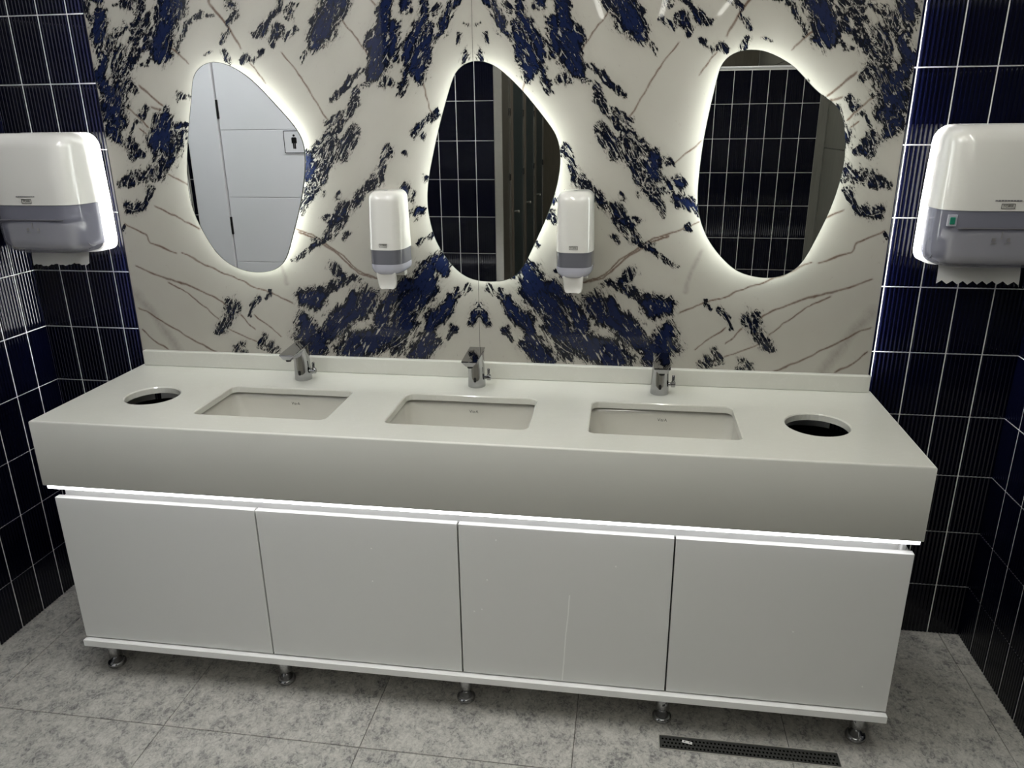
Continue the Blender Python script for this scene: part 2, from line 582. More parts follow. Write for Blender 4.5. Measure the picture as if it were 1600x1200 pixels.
# back wall: tiles either side of the marble panel, continuing a little behind its edges
wall_back = structure(box('wall_back', (XL - 0.1, -0.0012, 0), (XR + 0.1, 0.12, ZC), M['grout']))
for z0, z1 in rows(ZC):
    for k in range(4):
        tile_at(wall_back, (XL, 0), (1, 0), k * TW, (k + 1) * TW, z0, z1)
    for k in range(5):
        tile_at(wall_back, (XR, 0), (1, 0), -(k + 1) * TW, -k * TW, z0, z1)
wall_left = structure(box('wall_left', (XL - 0.12, SIDE_END, 0), (XL + 0.0012, -0.0012, ZC), M['grout']))
wall_right = structure(box('wall_right', (XR - 0.0012, -6.0, 0), (XR + 0.12, -0.0012, ZC), M['grout']))
for z0, z1 in rows(ZC):
    s = 0.0945
    cols = [(0, s)] + [(s + TW * k, s + TW * (k + 1)) for k in range(11)]
    for a, b_ in cols:
        tile_at(wall_left, (XL, 0), (0, 1), -b_, -a, z0, z1)
        tile_at(wall_right, (XR, 0), (0, -1), a, b_, z0, z1)
# stone slabs clad the right wall beyond the tiles
for ya, yb in ((SIDE_END - 0.01, -2.03), (-2.035, -2.85), (-2.955, -4.4), (-4.405, -5.8)):
    for za, zb in ((0.0, 0.9), (0.904, 1.49), (1.494, 2.08), (2.084, ZC)):
        box('stone_slab', (XR - 0.012, yb, za), (XR + 0.002, ya, zb), M['stone'], wall_right, 0.001, 1)
# end cap of the left niche wall
box('stone_slab', (XL - 0.122, SIDE_END - 0.012, 0), (XL + 0.004, SIDE_END + 0.001, ZC), M['stone'], wall_left, 0.001, 1)

# opposite wall with the white door (seen in the left and middle mirrors)
wall_front = structure(boxes('wall_front', [((-0.93, YW - 0.12, 0), (-0.305, YW + 0.0012, ZC)), ((-2.9, YW - 0.12, 0), (-2.05, YW + 0.0012, ZC)),
                                            ((-2.05, YW - 0.12, 2.12), (-0.93, YW + 0.0012, ZC))], M['grout']))
for z0, z1 in rows(ZC):
    for k in range(6):
        tile_at(wall_front, (-0.303, YW), (-1, 0), k * TW, (k + 1) * TW, z0 - 0.022 if z0 > 0.1 else 0.0, z1 - 0.022)
    for k in range(7):
        tile_at(wall_front, (-2.055, YW), (-1, 0), k * TW, (k + 1) * TW, z0 - 0.022 if z0 > 0.1 else 0.0, z1 - 0.022)
box('steel_edge', (-0.304, YW - 0.13, 0), (-0.258, YW + 0.006, ZC), M['steel'], wall_front, 0.002, 1)

door = structure(boxes('door_1', [((-2.045, YW - 0.10, 0), (-1.862, YW + 0.012, 2.12)), ((-1.0, YW - 0.10, 0), (-0.935, YW + 0.012, 2.12)),
                                  ((-1.862, YW - 0.10, 2.04), (-1.0, YW + 0.012, 2.12))], M['door_white']))
gz = [0.01, 0.529, 0.895, 1.264, 1.630, 1.996, 2.036]
for a, b_ in zip(gz[:-1], gz[1:]):
    box('panel', (-1.855, YW - 0.0035, a + 0.002), (-1.005, YW + 0.0, b_ - 0.002), M['door_white'], door, 0.0015, 1)
box('leaf', (-1.857, YW - 0.045, 0.01), (-1.003, YW - 0.003, 2.037), M['door_white'], door)
for hz in (1.74, 1.105, 0.3):
    box('hinge', (-1.862, YW - 0.004, hz - 0.05), (-1.850, YW + 0.007, hz + 0.05), M['black'], door, 0.002, 1)
lathe('door_handle', [(0.011, 0.0), (0.011, 0.05), (0.009, 0.052)], M['steel'], door, 16, 'Y', loc=(-1.06, YW, 1.02))

# low tiled partition behind the photographer (seen in the right mirror)
PH = 1.945
wall_partition = structure(box('wall_partition', (0.62, YR - 0.10, 0), (XR - 0.014, YR + 0.0012, PH), M['grout']))
for z0, z1 in rows(PH + 0.03):
    for k in range(9):
        tile_at(wall_partition, (XR - 0.065, YR), (-1, 0), k * TW, (k + 1) * TW, z0 - 0.04 if z0 > 0.1 else 0.0, min(z1 - 0.04, PH))
box('cap_trim', (0.62, YR - 0.104, PH), (XR - 0.014, YR + 0.006, PH + 0.012), M['door_white'], wall_partition, 0.002, 1)
box('edge_trim', (XR - 0.066, YR - 0.004, 0), (XR - 0.014, YR + 0.004, PH), M['stone'], wall_partition, 0.001, 1)

wall_far = structure(box('wall_far', (-3.0, -6.1, 0), (1.75, -5.9, ZC), M['brown_stone']))
wall_entry = structure(box('wall_entry', (-3.0, -5.9, 0), (-2.9, -0.9, ZC), M['stone']))
wall_entry_back = structure(box('wall_entry_back', (-2.9, -1.0, 0), (XL - 0.12, -0.9, ZC), M['stone']))
ceiling = structure(box('ceiling', (-3.0, -6.1, ZC), (1.75, 0.12, ZC + 0.1), M['ceiling']))

# ------------------------------------------------------------------ book-matched marble panel
MARBLE = '''B 1131,1977,15 1147,1942,23 1161,1904,19
B 897,2008,37 918,1957,35 945,1923,33 961,1878,31 965,1853,19
S 1019,1832,6 996,1843,8
S 1008,1984,17 1001,1956,21 1034,1936,13
S 1063,1940,8 1097,1916,13 1126,1899,17 1145,1864,26
B 1156,1853,21 1168,1817,17 1168,1773,22 1147,1728,39 1151,1683,37 1166,1653,26 1157,1629,18 1142,1618,15
S 1008,1896,21 1034,1890,21 1063,1848,21 1099,1816,26 1092,1786,26 1123,1757,22
S 1070,1764,13 1068,1768,13
S 1102,1866,17 1104,1838,17
S 1172,2006,13 1173,1960,8
S 1087,2008,10 1079,2009,10
S 1046,2005,17 1022,2001,12
B 714,1992,13 715,1986,13
S 778,1964,3 810,1970,5 836,1955,9 866,1924,6 898,1880,5
S 710,1962,8 736,1921,7 769,1887,7
S 564,1991,8 591,1958,10 636,1919,10 657,1909,10
S 543,1964,10 557,1951,6
S 576,1921,10 599,1894,12
S 634,1870,6 666,1840,5
S 685,1850,8 699,1837,6
S 740,1834,8 753,1855,10
S 793,1867,3 816,1850,3
S 1032,1715,8 1058,1693,10
S 1067,1667,5 1095,1633,4 1123,1598,4
B 967,1707,9 987,1666,30 998,1636,37 1008,1605,33
S 890,1747,5 908,1743,11 927,1729,6
S 911,1669,6 949,1647,9
S 1100,1583,18 1083,1579,13
V 788,2005,4.8 738,1938,4.0 698,1872,2.4
V 919,1877,2.5 876,1833,1.7
V 1047,1775,3.8 1017,1748,3.0 976,1715,1.7
V 1015,1713,2.6 982,1707,2.1
V 1098,1709,2.6 1068,1682,2.6 1034,1657,2.2
V 1065,1652,2.2 1046,1636,1.7
V 675,1833,1.6 633,1775,1.2
B 397,1993,34 407,1967,33 433,1934,33 456,1904,27 466,1880,16
S 488,1860,6 508,1833,4
S 525,1990,6 548,1957,10
S 524,1923,8 558,1900,8
B 249,1988,21 260,1946,23 266,1906,30 273,1866,33 279,1832,29 297,1801,23 310,1780,12
B 227,1922,15 226,1878,17 233,1837,13
S 320,1756,8 315,1763,8
S 347,1753,10 371,1700,12 403,1660,10 430,1624,9 441,1591,12
S 306,1839,5 336,1802,5 369,1774,9 399,1750,8 433,1729,6
S 400,1693,5 435,1657,10 450,1650,10
B 193,1987,13 194,1967,13
B 134,1975,15 152,1920,17 177,1877,19 191,1837,15 192,1809,11 202,1778,8 219,1737,7
B 126,1912,17 132,1876,19 148,1843,23 158,1809,23 163,1778,15
B 49,1979,13 65,1950,13 78,1918,13 82,1891,9 109,1885,11
S 98,1964,11 106,1945,7
S 38,1890,5 46,1874,3
B 24,1840,10 27,1830,11
S 15,1919,4 16,1923,4
S 276,1759,8 256,1779,10 241,1769,10
S 110,1689,8 126,1672,9 158,1651,8 183,1626,7
S 151,1626,8 148,1618,8
S 364,1645,10 374,1624,14 400,1594,16
S 424,1598,12 459,1613,14 470,1591,16
S 261,1579,10 265,1575,10
V 379,1939,1.5 340,1891,1.5 305,1842,1.5
V 575,1859,1.6 522,1794,2.4 489,1730,2.0 446,1668,1.6
V 152,1767,1.5 122,1675,1.5
V 291,1990,1.5 277,1976,1.5
B 524,1560,17 532,1508,14
S 494,1576,17 461,1560,23 493,1524,17 522,1466,15 550,1417,10
S 420,1580,22 437,1575,17
S 265,1580,10 284,1539,11 315,1492,16 334,1469,11
S 222,1572,6 221,1567,6
B 219,1477,14 229,1445,11
S 195,1461,8 202,1440,6
B 176,1409,16 193,1395,10
S 226,1398,12 239,1371,7
S 154,1508,4 160,1498,3
S 345,1466,8 376,1429,14 412,1407,17 426,1386,14 458,1348,13 508,1308,9 559,1269,8 595,1240,5
S 481,1377,12 467,1372,12
S 426,1453,6 436,1434,5
S 413,1332,12 417,1315,9
S 146,1337,6 198,1298,7
S 469,1219,13 449,1186,13 481,1156,12 514,1127,12
B 581,1119,27 538,1126,30 516,1129,18
S 395,1192,12 426,1175,11
B 122,1247,25 109,1220,17
B 157,1219,31 182,1163,40 220,1105,42 253,1046,34 309,997,30 359,971,36
B 239,1173,20 277,1132,22 315,1079,21 332,1014,30
B 359,1130,32 386,1083,24
B 412,1129,15 428,1076,27 474,1039,33 508,997,27
B 583,1036,31 570,989,43 541,965,37 562,940,31
B 431,975,36 434,938,43 369,995,24
B 74,1148,11 99,1108,21 135,1066,24 172,1025,18
B 162,984,29 192,959,33 229,939,18
S 34,1177,8 58,1137,7
B 4,1116,9 8,1093,13 20,1052,10
S 84,1027,15 97,1003,9
S 282,956,22 250,993,15
S 260,1206,9 242,1223,6
V 509,1303,2.9 464,1276,2.9 388,1204,2.9 343,1193,2.3
V 576,1335,2.4 525,1314,2.3
V 1174,1354,2.3 1103,1322,2.3 1093,1297,2.3 1009,1260,2.7
V 990,1262,2.3 915,1224,3.2 829,1191,2.3 741,1151,1.8 621,1106,2.7
V 1164,1215,1.9 1059,1178,3.2 989,1158,3.2 890,1113,2.3 856,1094,2.3
V 1052,1166,1.4 993,1132,1.4 887,1039,1.4
V 1176,1071,2.9 1107,1037,2.4 1017,981,2.4 949,938,2.8 913,926,2.8
V 1178,999,1.9 1126,950,2.9 1092,929,2.4
V 863,1013,1.4 764,967,1.4
V 811,1058,1.4 763,1007,1.4
V 757,1060,1.8 675,987,1.4
G 1177,1119,14.2 1119,1046,11.9 1054,925,11.9
S 837,1088,19 853,1053,18 882,1012,14 898,998,7
S 695,1141,8 709,1121,7
S 740,1116,9 765,1081,7 777,1057,5
S 729,990,11 752,954,9 716,946,18
S 816,952,14 823,933,19
S 1155,1408,14 1101,1404,6
S 1178,1338,7 1171,1346,5
V 575,1333,1.7 534,1316,1.7
S 1161,1479,12 1115,1502,17 1065,1502,18 1018,1531,23 970,1575,23 928,1632,16
S 1055,1464,10 1097,1419,7 1159,1403,9
S 1114,1575,15 1096,1604,13
V 997,1509,2.5 929,1476,2.5
V 1056,1412,2.5 917,1340,2.5
B 529,1561,18 520,1533,24 536,1500,16
B 566,1486,12 565,1472,12
B 587,1493,14 597,1486,14
B 589,1454,13 620,1432,16 646,1418,13 655,1396,8
S 466,1589,15 496,1582,16
S 408,1590,16 438,1565,11 469,1533,13 485,1497,11 523,1468,9 553,1457,9
S 558,1564,6 568,1550,6
S 540,1424,7 552,1399,5
S 486,1461,5 489,1453,4
S 624,1366,8 643,1351,4
V 655,1602,1.4 584,1540,1.1
V 497,1305,1.9 537,1328,1.9 617,1355,1.8 660,1374,1.1
V 493,1301,2.3 434,1261,2.3 390,1214,2.3 324,1189,2.0
G 673,1288,5.2 648,1230,5.2 637,1168,6.0'''
SW, SH = SEAM - PX0 - 0.0006, ZC - PZ0
def marble_mesh():
    st = 0.0042
    nu, nz = int(SW / st) + 1, int(SH / st) + 1
    us = np.linspace(0, SW, nu)
    zs = np.linspace(PZ0, ZC, nz)
    U, Z = np.meshgrid(us, zs)
    Zf = np.where(Z > 2.0, 4.0 - Z, Z)             # slabs are matched again above the frame
    rng = np.random.default_rng(11)
    def wobble(cell, amp):
        gu, gz_ = int(SW / cell) + 3, int(SH / cell) + 3
        g_ = rng.uniform(-1, 1, (gz_, gu))
        fu, fz = U / cell, (Zf - PZ0) / cell
        iu, iz = fu.astype(int), fz.astype(int)
        a, b_ = fu - iu, fz - iz
        a, b_ = a * a * (3 - 2 * a), b_ * b_ * (3 - 2 * b_)
        return amp * ((g_[iz, iu] * (1 - a) + g_[iz, iu + 1] * a) * (1 - b_) + (g_[iz + 1, iu] * (1 - a) + g_[iz + 1, iu + 1] * a) * b_)
    Us = U + wobble(0.045, 0.009) + wobble(0.018, 0.006)
    Zs = Zf + wobble(0.045, 0.009) + wobble(0.018, 0.006)
    Uv = U + wobble(0.05, 0.004) + wobble(0.016, 0.002)
    Zv = Zf + wobble(0.05, 0.004) + wobble(0.016, 0.002)
    stain, vein, smoke = (np.zeros_like(U) for _ in range(3))
    for line in MARBLE.strip().splitlines():
        a = line.split()
        pts = [tuple(float(c) / 1000 for c in t.split(',')) for t in a[1:]]
        for (u0, z0, r0), (u1, z1, r1) in zip(pts[:-1], pts[1:]):
            mr = max(r0, r1) * 2.4 + 0.02
            sel = (U > min(u0, u1) - mr) & (U < max(u0, u1) + mr) & (Zf > min(z0, z1) - mr) & (Zf < max(z0, z1) + mr)
            if not sel.any():
                continue
            uu, zz = (Us[sel], Zs[sel]) if a[0] in 'BS' else (Uv[sel], Zv[sel])
            dx, dz = u1 - u0, z1 - z0
            t = np.clip(((uu - u0) * dx + (zz - z0) * dz) / (dx * dx + dz * dz + 1e-12), 0, 1)
            d = np.hypot(uu - u0 - t * dx, zz - z0 - t * dz)
            r = r0 + (r1 - r0) * t
            if a[0] == 'B':
                w = np.maximum(0.75 * r, 0.014)
                v = 0.5 + 0.5 * np.clip((r * 1.24 - d) / w, -1, 1)
                stain[sel] = np.maximum(stain[sel], v)
            elif a[0] == 'S':
                w = np.maximum(1.1 * r, 0.009)
                v = np.minimum(0.5 + 0.5 * np.clip((r * 1.22 - d) / w, -1, 1), 0.68)
                stain[sel] = np.maximum(stain[sel], v)
            elif a[0] == 'V':
                v = np.clip(1.15 - d / (r * 0.75 + 0.0022), 0, 1)
                vein[sel] = np.maximum(vein[sel], v)
            else:
                v = np.clip(1 - d / (r * 2.0), 0, 1)
                smoke[sel] = np.maximum(smoke[sel], v)
    # soft grey haze that surrounds the stains
    hz = stain.copy()
    for k in range(60):
        hz = (hz + np.roll(hz, 1, 0) + np.roll(hz, -1, 0) + np.roll(hz, 1, 1) + np.roll(hz, -1, 1)) / 5
    smoke = np.maximum(smoke * 0.55, np.clip(hz * 0.75 - 0.03, 0, 0.5))
    th = 0.012
    # slab local frame: x = distance from the seam, y = 0 is the front, z = height above the slab's foot
    front = np.stack([U.ravel(), np.zeros(U.size), Z.ravel() - PZ0], 1)
    idx = np.arange(U.size).reshape(nz, nu)
    quads = np.stack([idx[:-1, :-1], idx[:-1, 1:], idx[1:, 1:], idx[1:, :-1]], -1).reshape(-1, 4)
    n = U.size
    extra = np.array([(0, th, 0), (SW, th, 0), (SW, th, SH), (0, th, SH), (0, 0, 0), (SW, 0, 0), (SW, 0, SH), (0, 0, SH)], float)
    side = np.array([(3, 2, 1, 0), (4, 0, 1, 5), (5, 1, 2, 6), (6, 2, 3, 7), (7, 3, 0, 4)]) + n
    verts = np.vstack([front, extra])
    faces = np.vstack([quads, side])
    me = bpy.data.meshes.new('marble_slab')
    me.vertices.add(len(verts))
    me.vertices.foreach_set('co', verts.ravel())
    me.loops.add(faces.size)
    me.loops.foreach_set('vertex_index', faces.ravel().astype(np.int32))
    me.polygons.add(len(faces))
    me.polygons.foreach_set('loop_start', np.arange(0, faces.size, 4, dtype=np.int32))
    me.update(calc_edges=True)
    pad = np.zeros(8)
    for nm, arr in (('stain', stain), ('vein', vein), ('smoke', smoke)):
        at = me.attributes.new(nm, 'FLOAT', 'POINT')
        at.data.foreach_set('value', np.concatenate([arr.ravel(), pad]).astype(np.float32))
    me.validate()
    me.materials.append(M['marble'])
    return me
mm = marble_mesh()
slab = link('marble_slab', mm, None, wall_back, (SEAM + 0.0006, YP, PZ0))
slab['label'] = 'right marble slab with navy stains'
slab = link('marble_slab', mm, None, wall_back, (SEAM - 0.0006, YP, PZ0))
slab.scale = (-1, 1, 1)
slab['label'] = 'left marble slab with navy stains'
box('backing_board', (PX0 + 0.035, YP + 0.012, PZ0), (PX1 - 0.035, -0.0005, ZC), M['black'], wall_back)
for xa, xb in ((PX0 + 0.022, PX0 + 0.034), (PX1 - 0.034, PX1 - 0.022)):
    box('led_strip', (xa, YP + 0.016, PZ0 + 0.02), (xb, -0.012, ZC - 0.02), M['panel_led'], wall_back)
box('metal_edge_trim', (PX1, YP + 0.0002, PZ0), (PX1 + 0.005, YP + 0.014, ZC), M['dark_steel'], wall_back)
box('metal_edge_trim', (PX0 - 0.003, YP + 0.0002, PZ0), (PX0, YP + 0.014, ZC), M['dark_steel'], wall_back)

# ------------------------------------------------------------------ ceiling lamps
def ceiling_lamp(x, y0, y1, label, glow_mat='lamp'):
    t = thing('ceiling_light', label, 'lamp', (x, (y0 + y1) / 2, ZC), 'linear ceiling lamps')
    L = (y1 - y0) / 2
    box('housing', (-0.025, -L, -0.035), (0.025, L, 0.0), M['steel'], t, 0.002, 1)
    box('diffuser', (-0.021, -L + 0.01, -0.041), (0.021, L - 0.01, -0.034), M[glow_mat], t, 0.001, 1)
ceiling_lamp(0.10, -5.6, -1.70, 'long linear ceiling lamp reflected as left white stroke at top of marble', 'lamp_dim')
ceiling_lamp(0.64, -5.6, -1.70, 'long linear ceiling lamp reflected as middle white stroke at top of marble', 'lamp_dim')
ceiling_lamp(1.16, -5.6, -1.70, 'long linear ceiling lamp reflected as right white stroke at top of marble', 'lamp_dim')
ceiling_lamp(0.10, -1.65, -0.58, 'short linear ceiling lamp in front of the middle mirror', 'lamp')
ceiling_lamp(0.64, -1.65, -0.58, 'short linear ceiling lamp in front of the right soap dispenser and basin', 'lamp')
ceiling_lamp(1.16, -1.65, -0.58, 'short linear ceiling lamp nearest the right tiled wall', 'lamp')
ceiling_lamp(-0.45, -1.65, -0.58, 'added unseen fill lamp above the middle of the vanity', 'fill_bright')  # this and the next are added, unseen, to brighten the left side
ceiling_lamp(-1.02, -1.65, -0.58, 'added unseen fill lamp above the left end of the vanity', 'fill_bright')
ceiling_lamp(-1.85, -1.55, -1.02, 'added unseen fill lamp in the entry passage nearest the white door', 'fill_cool')  # this and the next are added, unseen, to brighten the white door
ceiling_lamp(-2.45, -1.55, -1.02, 'added unseen fill lamp in the entry passage farthest from the vanity', 'fill_cool')

# ------------------------------------------------------------------ toilet sign on the door
SGX, SGZ = -1.425, 1.565
sign = thing('toilet_sign', 'small white square sign with black standing figure on white door', 'sign', (SGX, YW + 0.001, SGZ))
def rr_prism(name, hx, hz, r, y0, y1, mat, parent, hole=None):
    o1 = rrect(hx, hz, r)
    if hole is None:
        return loft(name, [[(x, y0, z) for x, z in o1], [(x, y1, z) for x, z in o1]], mat, parent)
    o2 = rrect(hx - hole, hz - hole, max(r - hole, 0.001))
    n = len(o1)
    vs = [(x, y, z) for y in (y0, y1) for o in (o1, o2) for x, z in o]
    fs = []
    for k in range(n):
        q = (k + 1) % n
        fs += [(k, q, n + q, n + k), (2 * n + k, 2 * n + q, 3 * n + q, 3 * n + k), (k, q, 2 * n + q, 2 * n + k), (n + k, n + q, 3 * n + q, 3 * n + k)]
    return link(name, fix_normals(mesh(name, vs, fs)), mat, parent)
rr_prism('plate', 0.064, 0.064, 0.006, 0.0, 0.003, M['door_white'], sign)
rr_prism('border', 0.060, 0.060, 0.007, 0.003, 0.0036, M['black'], sign, hole=0.004)
lathe('figure_head', [(0.0062, 0.003), (0.0062, 0.0036)], M['black'], sign, 20, 'Y', loc=(0, 0, 0.034))
boxes('figure_body', [((-0.012, 0.003, -0.006), (0.012, 0.0036, 0.025)), ((-0.0085, 0.003, -0.036), (-0.0008, 0.0036, -0.004)),
                      ((0.0008, 0.003, -0.036), (0.0085, 0.0036, -0.004)), ((-0.015, 0.003, -0.008), (-0.012, 0.0036, 0.022)), ((0.012, 0.003, -0.008), (0.015, 0.0036, 0.022))], M['black'], sign)

# ------------------------------------------------------------------ toilet cubicle fronts (seen in the middle mirror)
def cubicle(y0, y1, label, mat):
    xq = -0.46
    t = thing('toilet_cubicle', label, 'cubicle', (xq, (y0 + y1) / 2, 0), 'toilet cubicle fronts')
    L = (y1 - y0) / 2
    box('door', (-0.02, -L + 0.03, 0.15), (0.0, L - 0.16, 2.0), mat, t, 0.002, 1)
    box('pilaster', (-0.02, L - 0.155, 0.12), (0.004, L - 0.01, 2.05), M['taupe'], t, 0.002, 1)
    box('edge_post', (-0.02, L - 0.008, 0.0), (0.008, L, 2.05), M['steel'], t, 0.001, 1)
    box('edge_post', (-0.02, -L, 0.0), (0.008, -L + 0.012, 2.05), M['steel'], t, 0.001, 1)
    box('header_rail', (-0.02, -L, 2.05), (0.012, L, 2.09), M['dark_steel'], t, 0.002, 1)
    lathe('door_knob', [(0.008, 0.0), (0.010, 0.02), (0.014, 0.03), (0.012, 0.04)], M['steel'], t, 16, 'X', loc=(0.0, L - 0.2, 1.0))
    for hz in (0.4, 1.25, 1.7):
        box('hinge', (0.0, -L + 0.015, hz), (0.012, -L + 0.05, hz + 0.05), M['chrome'], t, 0.002, 1)
cubicle(-3.56, -2.75, 'pale steel toilet cubicle front nearest to the tiled wall end, reflected in middle mirror', M['steel'])
cubicle(-4.28, -3.57, 'dark teal toilet cubicle front beside the pale steel one, reflected in middle mirror', M['teal'])
cubicle(-5.0, -4.29, 'dark teal toilet cubicle front, second of three teal ones, reflected in middle mirror', M['teal'])
cubicle(-5.72, -5.01, 'dark teal toilet cubicle front beside the brown stone end wall, reflected in middle mirror', M['teal'])

# ------------------------------------------------------------------ vanity cabinet
DY = -0.585
CX0, CX1 = -1.213, 1.160
cab = thing('vanity_cabinet', 'long white four-door vanity cabinet on chrome legs under the counter', 'cabinet', (-0.026, -0.32, 0))
cb = cab.location.copy()
def cbox(name, lo, hi, mat, parent=None, bevel=0.0, seg=2):
    return box(name, lo, hi, mat, parent or cab, bevel, seg, base=cb)
# carcass as an open shell so that the waste cut-outs stay dark inside
spans = [((CX0, DY + 0.022, 0.142), (CX0 + 0.018, -0.03, 0.618)), ((CX1 - 0.018, DY + 0.022, 0.142), (CX1, -0.03, 0.618)),
         ((CX0, -0.048, 0.142), (CX1, -0.03, 0.66)),
         ((CX0 + 0.013, -0.553, 0.60), (CX1 - 0.013, -0.535, 0.672)),
         ((CX0 + 0.004, DY + 0.004, 0.663), (CX1 - 0.004, -0.535, 0.6735))]
spans = [(tuple(a[i] - cb[i] for i in range(3)), tuple(b_[i] - cb[i] for i in range(3))) for a, b_ in spans]
boxes('body', spans, M['lacquer'], cab)
seams = [CX0, -0.588, -0.0045, 0.574, CX1]
doors = []
for a, b_ in zip(seams[:-1], seams[1:]):
    d = cbox('door', (a + 0.0022, DY, 0.1460), (b_ - 0.0022, DY + 0.019, 0.631), M['lacquer'], bevel=0.0012)
    doors.append(d)
cbox('base_board', (-1.212, -0.600, 0.120), (1.159, -0.035, 0.1415), M['board'], bevel=0.001)
cbox('led_strip', (CX0 - 0.006, -0.5935, 0.6635), (CX1 + 0.002, DY + 0.0035, 0.6730), M['groove_led'], bevel=0.001)
for sx_ in seams[1:-1]:
    cbox('gap_shade_strip', (sx_ - 0.008, DY + 0.0193, 0.143), (sx_ + 0.008, DY + 0.021, 0.625), M['black'])  # black strip added behind the seam to paint the shade in the gap
cbox('gap_shade_strip', (CX0 + 0.002, DY + 0.006, 0.1416), (CX1 - 0.002, DY + 0.018, 0.1454), M['black'])  # same painted shade for the gap between doors and base board
cbox('groove_divider', (1.128, -0.566, 0.620), (1.133, -0.5535, 0.6625), M['lacquer'])
leg_me = lathe_mesh('leg', [(0.0200, 0.010), (0.0200, 0.119)], 28)
leg_me.materials.append(M['chrome'])
foot_prof = [(0.018, 0.0), (0.0255, 0.001), (0.0280, 0.005), (0.0285, 0.009), (0.0278, 0.013), (0.025, 0.0165), (0.0205, 0.018)]
foot_me = lathe_mesh('foot_flange', foot_prof, 28)
foot_me.materials.append(M['chrome'])
for me_ in (leg_me, foot_me):
    me_.polygons.foreach_set('use_smooth', [True] * len(me_.polygons))
for k, lx in enumerate((-1.170, -0.586, -0.010, 0.574, 1.112)):
    for ly in (-0.529, -0.10):
        l = link('leg', leg_me, None, cab, (lx - cb[0], ly - cb[1], 0))
        link('foot_flange', foot_me, None, l)
# dried splashes on the door fronts
def mark(d, pts, r, name):
    vs, fs = [], []
    for i, (x, z) in enumerate(pts):
        vs += [(x - r - cb[0], DY - 0.0003 - cb[1], z), (x + r - cb[0], DY - 0.0003 - cb[1], z)]
        if i:
            fs.append((2 * i - 2, 2 * i - 1, 2 * i + 1, 2 * i))
    o = link(name, mesh(name, vs, fs), M['splash'], d)
    o['label'] = 'pale dried drip mark'
mark(doors[2], [(0.302, 0.435), (0.299, 0.37), (0.296, 0.335), (0.293, 0.30), (0.289, 0.21), (0.285, 0.150)], 0.0016, 'drip_mark')
def speck(d, x, z, r=0.0022):
    o = lathe('splash_speck', [(r, -0.0006), (r, 0.0)], M['splash'], d, 10, 'Y', loc=(x - cb[0], DY - cb[1], z))
for x, z in ((-0.253, 0.536), (-0.257, 0.43)):
    speck(doors[1], x, z)
for x, z in ((0.101, 0.59), (0.074, 0.463), (0.057, 0.366), (0.035, 0.357), (0.424, 0.535)):
    speck(doors[2], x, z)
for x, z in ((0.894, 0.376), (1.088, 0.221)):
    speck(doors[3], x, z)

